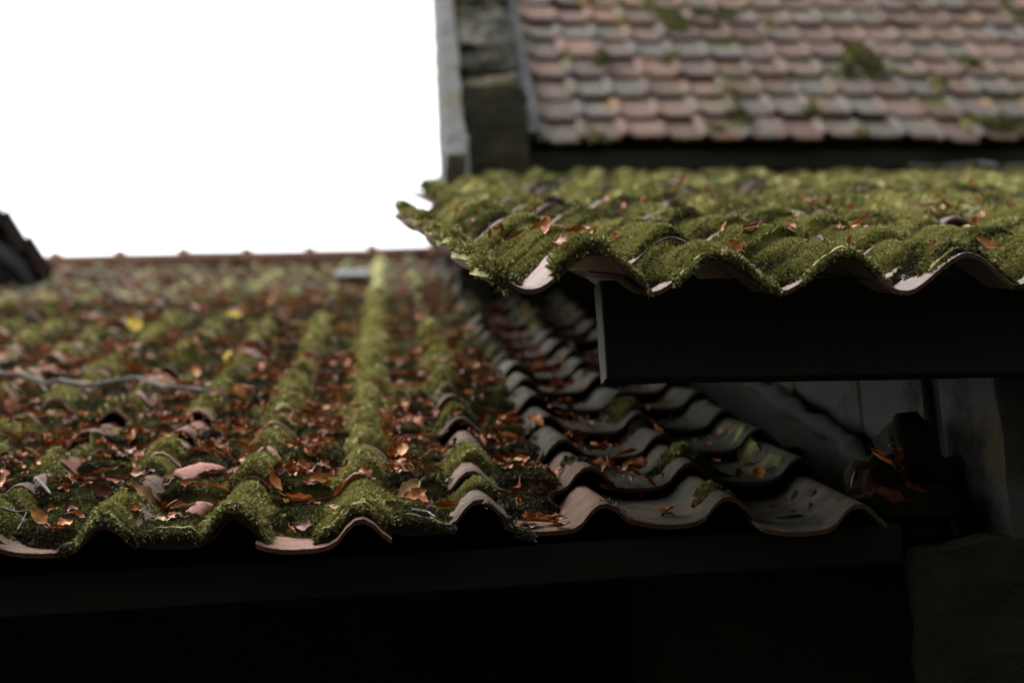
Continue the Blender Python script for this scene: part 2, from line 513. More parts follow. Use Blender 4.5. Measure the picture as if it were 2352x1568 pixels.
def moss_sprigs(roof, thick_tone, zones):
    """tufts of narrow leaflets standing on the moss mounds"""
    VV, NN = [], []
    for (s0, s1, t0, t1, count, L) in zones:
        s = rng.uniform(s0, s1, count); t = rng.uniform(t0, t1, count)
        th, tone = thick_tone(s, np.maximum(t, 0.0005))
        ok = th > rng.uniform(0.001, 0.008, count)
        s, t, th, tone = s[ok], t[ok], th[ok], tone[ok]
        e = 0.006
        def Z(a, b):
            b = np.maximum(b, 0.0005)
            return roof.H(a, b) + thick_tone(a, b)[0]
        z0 = roof.H(s, np.maximum(t, 0.0005)) + th
        gs = np.clip((Z(s + e, t) - Z(s - e, t)) / (2 * e), -1.5, 1.5)
        gt = np.clip((Z(s, t + e) - Z(s, t - e)) / (2 * e), -1.0, 1.5)
        d = -gs[:, None] * roof.S - gt[:, None] * roof.U + roof.N
        d /= np.linalg.norm(d, axis=1)[:, None]
        front = t < 0.012                                       # hang over the eave
        d = np.where(front[:, None], d - 1.2 * roof.U - 0.5 * np.array([0, 0, 1.0]), d)
        base = roof.P(s, t - np.where(front, 0.006, 0), z0 - 0.003 - np.where(front, rng.uniform(0, 0.012, len(s)), 0))
        n = len(s)
        tn = np.clip(tone + rng.normal(0, 0.17, n) + (fbm(s * 70, t * 70, 99, 2) - 0.5) * 0.5, 0, 1)
        for b in range(3):
            dd = d + rng.normal(0, 0.65, (n, 3))
            dd /= np.linalg.norm(dd, axis=1)[:, None]
            sd = np.cross(dd, rng.normal(0, 1, (n, 3))); sd /= np.linalg.norm(sd, axis=1)[:, None]
            l = L * rng.uniform(0.6, 1.5, n)[:, None]
            w = l * 0.19
            mid = base + dd * l * 0.55
            tip = base + dd * l + rng.normal(0, 0.18, (n, 3)) * l
            VV.append(np.stack([base, mid - sd * w, tip, mid + sd * w], 1).reshape(-1, 3))
            NN.append(np.repeat(tn, 4))
    V = np.vstack(VV); Q = np.arange(len(V)).reshape(-1, 4)
    return V, Q, np.concatenate(NN)

def build_moss(name, roof, fn, patches, zones, label, mat):
    V, Q, tn = moss_sheet(roof, fn, patches, None)
    if zones:
        V2, Q2, t2 = moss_sprigs(roof, fn, zones)
        Q = np.vstack([Q, Q2 + len(V)]); V = np.vstack([V, V2]); tn = np.concatenate([tn, t2])
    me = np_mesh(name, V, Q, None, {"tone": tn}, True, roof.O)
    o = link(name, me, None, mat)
    o.location = roof.O
    return tag(o, label, "moss", None, "stuff")

# ------------------------------------------------------------------ ground and added wall behind the camera
def plane_mesh(name, x0, x1, y0, y1, z):
    me = bpy.data.meshes.new(name)
    me.from_pydata([(x0, y0, z), (x1, y0, z), (x1, y1, z), (x0, y1, z)], [], [(0, 1, 2, 3)])
    return me
tag(link("ground", plane_mesh("ground", -200, 200, -200, 200, 0.0), None, M['earth']), None, None, None, "structure")
X3, Y3, Z3 = np.array([1.0, 0, 0]), np.array([0, 1.0, 0]), np.array([0, 0, 1.0])
yw = link("blocker_wall", box_mesh("blocker_wall", np.zeros(3), X3, Y3, Z3, (-9, 9), (-2.1, -1.7), (0, 7.0), bevel=0.02), None, M['blocker_wall'])  # added out of view to keep sky light off camera-facing edges
tag(yw, "unseen tall dark wall added behind the camera to block sky light", "wall")

# ------------------------------------------------------------------ the low open shed with its leaf-strewn roof
S1, U1, N1 = frame(0.0, R(20.8))
O1 = un(1110, 1268, 2.42)
PER1, G1 = 0.212, 0.30
prof_low = ([-0.03, 0.04, 0.14, 0.28, 0.44, 0.54, 0.61, 0.67, 0.73, 0.79, 0.85, 0.91, 0.97, 1.03],
            [0.014, 0.008, 0.003, 0.000, 0.001, 0.004, 0.013, 0.031, 0.044, 0.048, 0.045, 0.034, 0.019, 0.009])
roof1 = Roof(O1, S1, U1, N1, PER1, G1, -0.77 * PER1, prof_low, 0.028, 0.008, 3, jit=1.35, sag=0.016, smooth=5)
NK1 = 26
shed = empty("open_shed", (O1[0], O1[1] + 1.5, 0), "low open-fronted shed under a mossy pantile roof strewn with rust-brown leaves", "shed")
B1 = np.array(shed.location)
cells1 = [(c, k) for c in range(-18, 4) for k in range(0, NK1)]
def wx1(c, k):
    h = _hash(c, k, 91)
    w = np.where(c >= 1, 0.95, np.where(c >= 0, 0.70, 0.12 + 0.35 * (h > 0.72)))
    w = np.where((c == 1) & (k < 2), 0.62, w)
    return w + (h - 0.5) * 0.3
link("roof", roof1.tiles("roof", cells1, wx1, B1, nx=16), shed, M['tile_low'])

# ridge
T_R = 7.75
def ridge_tile(L, r, collar):
    n = 14
    th = np.linspace(-0.15, math.pi + 0.15, n)
    V, Q = [], []
    rows = [(0.0, r, 0), (0.0, r + collar, 0), (0.035, r + collar + 0.006, 0), (0.06, r + collar * 0.6, 0), (0.075, r, 0), (L, r - 0.004, 0), (L, r - 0.02, 0), (0.0, r - 0.016, 0)]
    for a, rr, _ in rows:
        for q in th: V.append((a, rr * math.cos(q) * 1.15, rr * math.sin(q)))
    for i in range(len(rows) - 1):
        for j in range(n - 1):
            Q.append([i * n + j, i * n + j + 1, (i + 1) * n + j + 1, (i + 1) * n + j])
    return np.array(V), np.array(Q)
rv, rq = ridge_tile(0.45, 0.10, 0.026)
ridge_me = np_mesh("ridge_tile", rv, rq, None, {"rnd": np.full(len(rv), 0.5), "wx": np.full(len(rv), 0.2)})
ridge_me.materials.append(M['ridge'])
RS = 0.435
Rp = roof1.P(np.array(0.0), np.array(T_R), np.array(0.02))
for i in range(-9, 3):
    sx = i * RS + 0.14
    o = link("ridge_tile", ridge_me, shed)
    p = roof1.P(np.array(sx), np.array(T_R), np.array(0.035 + 0.012 * (random.random() - 0.5))) - B1
    o.location = Vector(p); o.rotation_euler = (0.02 * random.uniform(-1, 1), 0.012 * random.uniform(-1, 1), 0.012 * random.uniform(-1, 1))
# far slope behind the ridge, so the roof is a whole roof
far_pts = [Rp + S1 * -4.0, Rp + S1 * 0.9, Rp + S1 * 0.9 + np.array([0, 3.0, -1.2]), Rp + S1 * -4.0 + np.array([0, 3.0, -1.2])]
link("rear_roof_slope", poly_prism("rear_roof_slope", far_pts, (0, 0, -0.05), B1), shed, M['ridge'])
# timber lintel under the eave
def shed_box(name, s, y, z, mat, **kw):
    return link(name, box_mesh(name, np.array([O1[0], O1[1], O1[2]]), X3, Y3, Z3, s, y, z, base=B1, **kw), shed, mat)
LX = np.array([1.0, 0, 0.019]) / math.hypot(1.0, 0.019)
link("lintel_beam", box_mesh("lintel_beam", O1, LX, Y3, Z3, (-4.0, 0.74), (0.022, 0.13), (-0.058, 0.010), base=B1, bevel=0.004, rough=0.003, cuts=24), shed, M['wood_black'])
for i, s in enumerate(np.arange(-3.6, 0.7, 0.6)):
    link("rafter", box_mesh("rafter", O1, S1, U1, N1, (s - 0.03, s + 0.03), (0.16, 7.7), (-0.10, -0.025), base=B1), shed, M['wood_dark'])
zg = -O1[2]
link("sarking", box_mesh("sarking", O1, S1, U1, N1, (-3.9, 0.7), (0.14, 7.75), (-0.05, -0.03), base=B1, bevel=0.002), shed, M['wood_dark'])
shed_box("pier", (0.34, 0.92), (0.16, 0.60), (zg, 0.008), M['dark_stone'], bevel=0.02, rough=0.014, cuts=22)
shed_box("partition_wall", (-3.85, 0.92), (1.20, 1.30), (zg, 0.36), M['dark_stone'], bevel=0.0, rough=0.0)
shed_box("side_wall", (-4.1, -3.9), (0.15, 6.95), (zg, -0.15), M['rubble'], bevel=0.01)
bw = shed_box("back_wall", (-3.88, 0.9), (6.7, 6.95), (zg, 2.3), M['rubble'], bevel=0.01)

# a pale slate patching the roof near the ridge
sl = link("patch_slate", box_mesh("patch_slate", O1, S1, U1, N1, (-0.46, -0.26), (5.75, 6.3), (0.070, 0.085), base=B1, bevel=0.003), shed, M['slate'])

# moss and debris on the low roof
def at_roof(roof, fn, px, py):
    d = _f + (px - CX) / F_PX * _r + (CY - py) / F_PX * _u
    O = roof.O + roof.N * (0.045 if roof is roof1 else 0.09)
    h = CAM + d * (((O - CAM) @ roof.N) / (d @ roof.N))
    return float((h - roof.O) @ roof.S), float((h - roof.O) @ roof.U)
CLAY1 = [at_roof(roof1, None, *q) + (0.045, 0.09) for q in ((165, 1025), (218, 985), (650, 915), (640, 968), (385, 1020), (1085, 1105), (580, 1060))]
def moss1(s, t):
    k = np.round(s / PER1)
    d = (s - k * PER1) / PER1                            # -0.5..0.5, roll at 0
    on = np.exp(-(d / 0.25) ** 2)
    cov = np.where(k <= -3, 0.62, np.where(k == -2, 0.92, np.where(k == -1, 0.98, np.where(k == 0, 0.88, 0.10))))
    cov = cov + 0.18 * (_hash(k, np.floor(t / G1), 5) - 0.5) * (k < 1)
    cov = np.where((k >= 1) & (t > 3.6), 0.40, cov)
    up = sstep(0.35, 0.8, t)
    cov = cov - up * np.where(k == -2, 0.30, np.where(k <= -3, 0.10, np.where(k == 0, 0.12, 0.0)))
    cov = cov + (fbm(s * 1.7, t * 1.5, 24, 2) - 0.5) * 1.1 * up * (k != -1)
    cov = cov - 0.75 * (_hash(k, np.floor(t / G1), 7) > 0.86) * on * (t > 0.25) * (k != -1)
    # bare patches near the eave
    cov = cov - 0.55 * np.exp(-((s + 0.205) / 0.06) ** 2 - ((t - 0.17) / 0.085) ** 2)
    cov = cov - 0.95 * np.exp(-((s - 0.005) / 0.075) ** 2 - ((t - 0.03) / 0.13) ** 2)
    cov = cov - 0.9 * np.exp(-((s + 0.33) / 0.055) ** 2 - ((t - 0.0) / 0.10) ** 2)
    cov = cov - 0.8 * np.exp(-((s + 0.77) / 0.06) ** 2 - ((t - 0.0) / 0.05) ** 2)
    cov = cov - 0.7 * np.exp(-((s + 0.46) / 0.05) ** 2 - ((t - 0.62) / 0.07) ** 2)
    for (ps, pt, rs, rt) in CLAY1:
        cov = cov - 1.3 * np.exp(-((s - ps) / rs) ** 2 - ((t - pt) / rt) ** 2)
    far = sstep(4.8, 6.5, t)
    cov = cov - 0.22 * far - 0.35 * sstep(-2.0, -2.9, s) * sstep(3.5, 5.0, t)
    fr = t / G1 - np.floor(t / G1)
    lo = fbm(s * 7 + 3, t * 5, 21, 3)
    hi = fbm(s * 22, t * 20, 22, 3)
    m = cov * 0.9 + 0.36 * (on - 0.5) + (lo - 0.5) * 1.35 + (hi - 0.5) * 0.75 - (0.2 + 0.5 * (_hash(k, np.floor(t / G1), 6) > 0.55)) * (t > 0.25) * sstep(0.22, 0.0, fr) + 0.55 * sstep(0.16, 0.05, t) * on * (k <= -1)
    clump = fbm(s * 24, t * 24, 25, 2)
    T = 0.021 * sstep(0.34, 0.95, m) * (0.45 + 1.1 * clump) * np.where(t < 0.25, 0.9, 0.55 + 0.45 * sstep(0.0, 0.25, fr))
    # dark debris bedded in the channels
    ch = (1 - on)
    debc = np.where(s < 0.26, 1.0, 0.35) * np.where(s < 0.14, 1.0, np.clip(1 - (s - 0.14) / 0.10, 0.15, 1)) 
    dm = ch * debc + (fbm(s * 11, t * 9, 31, 3) - 0.5) * 1.0
    dm = dm - 0.9 * np.exp(-((s + 0.32) / 0.07) ** 2 - ((t - 0.0) / 0.10) ** 2) - 0.9 * np.exp(-((s - 0.16) / 0.09) ** 2 - (t / 0.22) ** 2)
    dm = dm - 0.8 * np.exp(-((s + 0.46) / 0.05) ** 2 - ((t - 0.62) / 0.07) ** 2) - 0.8 * np.exp(-((s + 0.77) / 0.06) ** 2 - (t / 0.05) ** 2)
    D = (0.020 + 0.008 * sstep(1.4, 0.4, t)) * sstep(0.40, 0.95, dm)
    tone = 0.39 + np.where(k == -2, 0.10, 0.0) * sstep(0.8, 0.3, t) + 0.66 * sstep(0.25, 0.9, m) * (0.65 + 0.35 * on) + (fbm(s * 4, t * 3, 41, 2) - 0.5) * 0.35
    tone = tone + np.where(k == -1, 0.16, 0.0) * on - 0.35 * sstep(0.52, 0.66, fbm(s * 9, t * 8, 44, 3)) - np.where(k >= 1, 0.22, 0.0)
    tone = tone - 0.26 * sstep(2.5, 5.0, t) * (k != -1) - 0.10 * sstep(2.5, 5.0, t)
    tone = np.where(D > T, 0.02 + 0.72 * fbm(s * 18, t * 18, 43, 3) ** 1.6 * (0.5 + 1.0 * fbm(s * 3, t * 3, 45, 2)), tone)
    return np.maximum(T, D), np.clip(tone, 0, 1)

build_moss("moss", roof1, moss1,
           [(-2.4, -1.0, 0.0, 1.1, 0.012), (-2.8, -1.6, 1.1, 2.6, 0.018), (-3.8, -2.6, 2.6, 5.2, 0.03), (-1.0, 0.62, 0.0, 1.1, 0.0055), (-1.6, 0.7, 1.1, 2.6, 0.011), (-2.6, 0.7, 2.6, 5.2, 0.02), (-3.8, 0.7, 5.2, 7.7, 0.032)],
           [(-1.0, 0.5, -0.004, 0.55, 170000, 0.0068), (-1.1, 0.5, 0.55, 1.2, 120000, 0.0075), (-1.6, 0.6, 1.2, 2.6, 110000, 0.0105), (-2.4, 0.6, 2.6, 4.6, 70000, 0.016), (-2.4, -1.0, 0.0, 1.2, 50000, 0.012)],
           "green moss and dark debris on the low leaf-strewn roof", M['moss'])

# ------------------------------------------------------------------ the outbuilding whose mossy eave juts in at the right
S2, U2, N2 = frame(R(-4.0), R(22.3))
O2 = un(1160, 690, 2.27)
PER2, G2 = 0.212, 0.30
_x = np.linspace(-0.06, 1.06, 24)
prof_up = (_x, 0.031 * (1 - np.cos(2 * math.pi * (_x - 0.16))))
roof2 = Roof(O2, S2, U2, N2, PER2, G2, 0.0, prof_up, 0.022, 0.008, 8, jit=0.9, sag=0.010, warp=0.0036)
roof2.slip = ((0, 6, -0.010), (0, 5, -0.006))
barn = empty("outbuilding", (O2[0] + 2.0, O2[1] + 1.5, 0), "dark outbuilding at the right whose thickly mossed pantile eave overhangs the shed", "outbuilding")
B2 = np.array(barn.location)
TOP2 = 20
def start_col(k):
    t = k * G2
    return 0 if t < 2.05 else (1 if t < 3.4 else 2)
cells2 = [(c, k) for k in range(0, TOP2) for c in range(start_col(k), 21)]
link("roof", roof2.tiles("roof", cells2, lambda c, k: 0.15 + 0.3 * _hash(c, k, 17), B2, nx=20), barn, M['tile_up'])
def on_roof2(s, t):
    st = np.where(t < 2.12, -0.02, np.where(t < 3.6, PER2 - 0.025, 2 * PER2 - 0.02))
    return s > st
CLAY2 = [at_roof(roof2, None, *q[:2]) + q[2:] for q in ((1408, 530, 0.030, 0.06), (1338, 500, 0.03, 0.06), (1690, 490, 0.05, 0.07), (1352, 418, 0.05, 0.12),
         (2080, 503, 0.05, 0.05), (1555, 420, 0.05, 0.12), (1240, 440, 0.05, 0.1), (1180, 470, 0.06, 0.08), (2270, 500, 0.06, 0.08), (1100, 605, 0.015, 0.03), (1830, 520, 0.03, 0.04), (1930, 470, 0.05, 0.07))]
def moss2(s, t):
    x = s / PER2 - 0.66
    k = np.round(x); d = x - k
    on = np.exp(-(d / 0.30) ** 2)
    lo = fbm(s * 6 + 1, t * 4.5, 61, 3); hi = fbm(s * 28, t * 28, 62, 2)
    cov = 0.90 - 0.16 * sstep(0.4, 2.0, t)
    fr = t / G2 - np.floor(t / G2)
    # bare clay at the eave: in the troughs and along the verge tile
    tr = np.exp(-((d + 0.42) / 0.095) ** 2) + np.exp(-((d - 0.58) / 0.095) ** 2)
    cov = cov - 1.5 * tr * np.exp(-(t / (0.030 + 0.05 * _hash(k, k * 0, 68))) ** 2) + 0.5 * on * sstep(0.08, 0.02, t)
    u = s - 0.03 - 0.35 * t
    cov = cov - 1.1 * np.exp(-(u / 0.018) ** 2) * sstep(0.26, 0.12, t) + 0.5 * sstep(0.03, -0.01, s) * sstep(0.02, 0.06, t) - 0.8 * np.exp(-((s - 0.07 - 0.2 * t) / 0.014) ** 2) * sstep(0.12, 0.04, t)
    m = cov + 0.25 * (on - 0.5) + (lo - 0.5) * 1.5 + (hi - 0.5) * 0.3 - 0.35 * sstep(0.14, 0.0, fr) * (_hash(k, np.floor(t / G2), 66) > 0.3) * (t > 0.25)
    for (ps, pt, rs, rt) in CLAY2:
        m = m - 1.1 * np.exp(-((s - ps) / rs) ** 2 - ((t - pt) / rt) ** 2)
    clump = fbm(s * 22, t * 22, 64, 2)
    T = 0.018 * sstep(0.30, 1.0, m) * (0.55 + 0.9 * clump) * (0.55 + 0.45 * sstep(0.0, 0.10, t))
    T = np.where(on_roof2(s, t), T, 0.0)
    tone = 0.47 + 0.50 * sstep(0.3, 1.0, m) + (fbm(s * 5, t * 4, 63, 2) - 0.5) * 0.7
    tone = tone - 0.25 * sstep(0.55, 0.35, m) - 0.26 * sstep(0.50, 0.64, fbm(s * 8 + 3, t * 6, 65, 3)) - 0.14 * sstep(1.2, 3.0, t)
    return T, np.clip(tone, 0, 1)
build_moss("moss", roof2, moss2,
           [(-0.02, 1.15, 0.0, 1.05, 0.0055), (-0.02, 1.8, 1.05, 2.4, 0.011), (0.1, 4.3, 2.4, 5.1, 0.022)],
           [(-0.02, 1.15, -0.004, 0.5, 170000, 0.0068), (-0.02, 0.16, -0.004, 0.03, 4000, 0.013), (-0.025, 0.02, 0.0, 2.1, 18000, 0.011), (PER2 - 0.03, PER2 + 0.03, 2.05, 3.45, 9000, 0.022), (2 * PER2 - 0.03, 2 * PER2 + 0.03, 3.4, 4.6, 6000, 0.024), (-0.02, 1.4, 0.5, 1.1, 120000, 0.0082), (-0.02, 1.9, 1.1, 2.4, 80000, 0.0105), (0.2, 3.6, 2.4, 5.0, 60000, 0.015)],
           "thick olive-green moss blanketing the upper outbuilding roof", M['moss'])

# eave beam with its weathered end grain
OB = un(1376, 620, 2.37)
beam_h = np.array([0.0, 0.0, 1.0])
fwd2 = np.array([U2[0], U2[1], 0]); fwd2 /= np.linalg.norm(fwd2)
tiltd = Z3 + 0.0 * S2
beam = link("eave_beam", box_mesh("eave_beam", OB, S2, fwd2, tiltd, (0.004, 3.0), (0.0, 0.048), (-0.186, -0.016), base=B2, bevel=0.004, rough=0.002, cuts=30), barn, M['wood_black'])
eg = link("end_grain", box_mesh("end_grain", OB, S2, fwd2, tiltd, (0.0, 0.0035), (0.001, 0.047), (-0.185, -0.017), base=np.array(barn.location), bevel=0.001, rough=0.001, cuts=14), barn, M['wood_grey'])
eg.parent = beam
link("sarking", box_mesh("sarking", O2, S2, U2, N2, (0.30, 4.4), (0.25, 5.6), (-0.045, -0.03), base=B2, bevel=0.002), barn, M['wood_black'])
for s in (0.62, 1.2, 1.8, 2.5):
    link("rafter", box_mesh("rafter", O2, S2, U2, N2, (s, s + 0.05), (0.17, 4.9), (-0.095, -0.018), base=B2), barn, M['wood_dark'])
# walls: side wall standing along the shed roof, front wall below the beam
XS = O1[0] + 0.93
def barn_box(name, x, y, z, mat, **kw):
    return link(name, box_mesh(name, np.zeros(3), X3, Y3, Z3, x, y, z, base=B2, **kw), barn, mat)
yf = OB[1] + 0.16
for (ya, yb) in ((yf + 0.006, yf + 0.275), (yf + 0.36, yf + 0.74), (yf + 0.755, yf + 1.25), (yf + 1.262, yf + 1.9), (yf + 1.91, yf + 4.2)):
    zt = OB[2] + 0.005 + (ya - yf) * 0.36
    barn_box("side_wall", (XS, XS + 0.25), (ya, yb), (0.0, zt), M['render'], bevel=0.010, rough=0.012, cuts=24)
barn_box("corner_post", (XS + 0.02, XS + 0.10), (yf + 0.28, yf + 0.35), (0.0, OB[2] + 0.09), M['wood_black'], bevel=0.004)
barn_box("front_wall", (XS + 0.255, XS + 4.0), (yf, yf + 0.27), (0.0, OB[2] - 0.005), M['rubble'], bevel=0.02, rough=0.014, cuts=40)

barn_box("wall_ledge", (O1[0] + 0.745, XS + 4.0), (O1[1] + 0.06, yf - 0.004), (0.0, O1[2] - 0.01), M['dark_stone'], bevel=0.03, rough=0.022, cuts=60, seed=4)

# ------------------------------------------------------------------ the tall house behind
S3, U3, N3 = frame(R(2.0), R(47.0), R(-4.0))
O3 = un(1238, 330, 6.7)
PER3, G3 = 0.196, 0.262
prof_h = ([-0.02, 0.02, 0.07, 0.15, 0.23, 0.28, 0.33, 0.6, 0.95, 1.02], [0.003, 0.007, 0.019, 0.023, 0.019, 0.006, 0.001, 0.0, 0.0, 0.003])
roof3 = Roof(O3, S3, U3, N3, PER3, G3, 0.0, prof_h, 0.021, 0.012, 14, jit=1.3, sag=0.018, smooth=4)
house = empty("tiled_house", (O3[0] + 2.5, O3[1] + 2.0, 0), "tall house at the back with a steep pinkish-grey tiled roof and stone gable coping", "house")
B3 = np.array(house.location)
cells3 = [(c, k) for c in range(0, 24) for k in range(0, 24)]
link("roof", roof3.tiles("roof", cells3, lambda c, k: 0.15 + 0.8 * _hash(c, k, 27), B3, nx=14), house, M['tile_house'])
link("sarking", box_mesh("sarking", O3, S3, U3, N3, (-0.07, 4.9), (0.10, 6.4), (-0.05, -0.03), base=B3, bevel=0.002), house, M['wood_black'])
fh = np.array([U3[0], U3[1], 0]); fh /= np.linalg.norm(fh)
link("fascia", box_mesh("fascia", O3, S3, fh, Z3, (-0.06, 5.0), (0.05, 0.09), (-0.115, -0.016), base=B3, bevel=0.003), house, M['wood_black'])
link("wall", box_mesh("wall", O3, S3, fh, Z3, (-0.40, 5.0), (0.20, 0.55), (-O3[2], 0.125), base=B3, bevel=0.005), house, M['blocker_wall'])
link("flashing", box_mesh("flashing", O3, S3, U3, N3, (-0.056, 0.006), (-0.01, 5.4), (0.055, 0.068), base=B3, bevel=0.004, rough=0.004, cuts=60), house, M['lead'])
cop = link("gable_coping", box_mesh("gable_coping", O3, S3, U3, N3, (-0.44, -0.076), (0.02, 5.4), (-0.30, 0.02), base=B3, bevel=0.01), house, M['coping'])
ts = [0.33, 0.62, 0.90, 1.30, 1.62, 2.05, 2.5, 3.0, 3.6, 4.3, 5.3]
for i in range(len(ts) - 1):
    hh = 0.10 + 0.05 * ((i * 37) % 5) / 5
    st = link("coping_stone", box_mesh("coping_stone", O3, S3, U3, N3, (-0.356, -0.058), (ts[i] + 0.008, ts[i + 1]), (0.02, hh), base=B3, bevel=0.04, rough=0.035, cuts=9, seed=i), house, M['coping'])
    st.parent = cop
link("kneeler_stone", box_mesh("kneeler_stone", O3, S3, fh, Z3, (-0.356, -0.05), (-0.04, 0.42), (-0.17, 0.285), base=B3, bevel=0.03, rough=0.018, cuts=14, seed=3), house, M['kneeler'])
vs = link("verge_stone", box_mesh("verge_stone", O3, S3, U3, N3, (-0.455, -0.358), (-0.42, 5.4), (-0.32, 0.145), base=B3, bevel=0.012, rough=0.010, cuts=60, seed=5), house, M['lime'])
link("corner_stone", box_mesh("corner_stone", O3, S3, fh, Z3, (-0.45, -0.34), (-0.27, 0.3), (-0.45, -0.06), base=B3, bevel=0.012, rough=0.008, cuts=14, seed=8), house, M['lime_lit'])

def moss3(s, t):
    lo = fbm(s * 5, t * 4, 81, 3)
    m = (lo - 0.5) * 1.6 + 0.12
    for (ps, pt, rs, rt, a) in ((1.86, 1.05, 0.07, 0.28, 1.0), (1.0, 0.22, 0.10, 0.12, 0.8), (0.82, 0.10, 0.16, 0.06, 0.6),
                                (0.42, 0.98, 0.05, 0.14, 0.9), (2.6, 0.07, 0.22, 0.09, 1.0), (2.3, 0.1, 0.08, 0.06, .7), (1.7, 0.8, 0.05, 0.06, 0.7), (0.9, 1.55, 0.08, 0.12, 0.8)):
        m = m + a * np.exp(-((s - ps) / rs) ** 2 - ((t - pt) / rt) ** 2)
    T = 0.03 * sstep(0.45, 0.95, m)
    return T, np.clip(0.42 + (fbm(s * 9, t * 9, 83, 2) - 0.5) * 0.6, 0, 1)
build_moss("moss", roof3, moss3, [(0.0, 4.5, 0.0, 3.6, 0.02)], [(0.0, 3.6, 0.0, 2.4, 60000, 0.025)],
           "scattered olive moss clumps on the steep pinkish tiled roof", M['moss'])

# ------------------------------------------------------------------ dark gable at the far left
D4 = 8.35
nb = empty("neighbouring_house", tuple(un(-250, 700, D4) * np.array([1, 1, 0])), "dark gable end with brown tiled verge at the far left edge", "house")
B4 = np.array(nb.location)
fw4 = un(40, 622, D4) - CAM; fw4[2] = 0; fw4 = fw4 / np.linalg.norm(fw4); fw4 = fw4 * math.cos(0.10) + np.array([-fw4[1], fw4[0], 0]) * math.sin(0.10)
ga = un(98, 622, D4); gb = un(-420, 40, D4); gl = un(-970, 622, D4)
dv = (ga - gb); dv = dv / np.linalg.norm(dv)
dw = (gl - gb); dw = dw / np.linalg.norm(dw)
n4 = np.cross(dv, fw4); n4 = n4 if n4[2] > 0 else -n4
n4 /= np.linalg.norm(n4)
link("wall", poly_prism("wall", [ga - dv * 0.12 - Z3 * 0.06, gb - Z3 * 0.10, gl - Z3 * 0.06, gl - Z3 * 3.0, ga - dv * 0.12 - Z3 * 0.9], fw4 * 0.2, B4), nb, M['wood_black'])
# verge: a row of tile edges stepping down the slope
Lr = np.linalg.norm(ga - gb)
nt4 = int(Lr / 0.20)
for nm, dd, nn in (("verge_tiles", dv, n4),):
    bmv, qv, off = [], [], 0
    for i in range(nt4 + 1):
        a0, a1 = i * 0.20, i * 0.20 + 0.25
        up0, up1 = 0.050, 0.008
        for j, (aa, hh) in enumerate(((a0, up0 + 0.0), (a1, up1))):
            for w_ in (-0.14, 2.6):
                bmv.append(gb + dd * aa + nn * (hh + 0.01 * random.random()) + fw4 * w_)
                bmv.append(gb + dd * aa + nn * (hh - 0.07) + fw4 * w_)
        o_ = off
        # vertices: 0 top/front a0,1 bottom/front a0,2 top/back a0,3 bot/back a0, then the same at a1
        for f_ in ([0, 4, 6, 2], [1, 3, 7, 5], [0, 1, 5, 4], [4, 5, 7, 6], [2, 6, 7, 3], [0, 2, 3, 1]):
            qv.append([o_ + v for v in f_])
        off += 8
    V = np.array(bmv)
    me = np_mesh(nm, V, np.array(qv), None, {"rnd": np.repeat(rng.random(nt4 + 1), 8), "wx": np.full(len(V), 0.05)}, False, B4)
    link("roof", me, nb, M['verge'])
lf = poly_prism("roof_far_slope", [gb + n4 * 0.02, gl + n4 * 0.02, gl + fw4 * 2.6, gb + fw4 * 2.6], (0, 0, -0.06), B4)
link("rear_roof_slope", lf, nb, M['ridge'])
fl = tube_mesh("lead_flashing", [un(-60, 545, D4 - 0.06), un(10, 582, D4 - 0.06), un(52, 612, D4 - 0.06), un(74, 650, D4 - 0.06), un(96, 690, D4 - 0.06)],
               [0.045, 0.05, 0.045, 0.028, 0.02], B4, ns=10, knob=0.05)
link("flashing", fl, nb, M['lead'])

# ------------------------------------------------------------------ fallen leaves
def leaf_shape(L, W, fold, bend, twist, wav, seed):
    r_ = np.random.default_rng(seed)
    nu, nv = 11, 7
    u = np.linspace(0, 1, nu); v = np.linspace(-1, 1, nv)
    Ug, Vg = np.meshgrid(u, v, indexing='ij')
    wid = W * np.sin(np.pi * np.clip(Ug * 0.97 + 0.015, 0, 1)) ** 0.75 * (1.08 - 0.35 * Ug)
    wid = wid * (1 + 0.05 * np.sin(Ug * 40))
    ph = bend * (Ug - 0.4)
    x = np.where(abs(bend) > 0.01, np.sin(ph) / bend, Ug) * L
    zb = np.where(abs(bend) > 0.01, (1 - np.cos(ph)) / bend, 0) * L
    ang = fold * np.abs(Vg) * (0.7 + 0.6 * Ug)
    y = np.sign(Vg) * wid * np.sin(np.maximum(ang, 1e-3)) / np.maximum(fold * (0.7 + 0.6 * Ug), 1e-3)
    z = wid * (1 - np.cos(ang)) / np.maximum(fold * (0.7 + 0.6 * Ug), 1e-3)
    z = z + wav * np.sin(Ug * 14 + seed) * np.abs(Vg) ** 2 + 0.0012 * np.cos(Ug * 55) * np.abs(Vg)
    tw = twist * (Ug - 0.5)
    y2 = y * np.cos(tw) - z * np.sin(tw); z2 = y * np.sin(tw) + z * np.cos(tw)
    X = x + -zb * 0; Zf = zb + z2
    P = np.stack([X, y2, Zf], -1).reshape(-1, 3)
    Q = []
    for i in range(nu - 1):
        for j in range(nv - 1):
            a = i * nv + j
            Q.append([a, a + nv, a + nv + 1, a + 1])
    # stalk
    b = P[nv // 2]
    st = np.array([b + (0, -0.0008, 0), b + (0, 0.0008, 0), b + (-0.007, 0.0012, 0.002), b + (-0.007, -0.0004, 0.002),
                   b + (-0.013, 0.004, 0.0055), b + (-0.013, 0.0026, 0.0055)])
    o = len(P)
    Q += [[o, o + 1, o + 2, o + 3], [o + 3, o + 2, o + 4, o + 5]]
    return np.vstack([P, st]), np.array(Q)

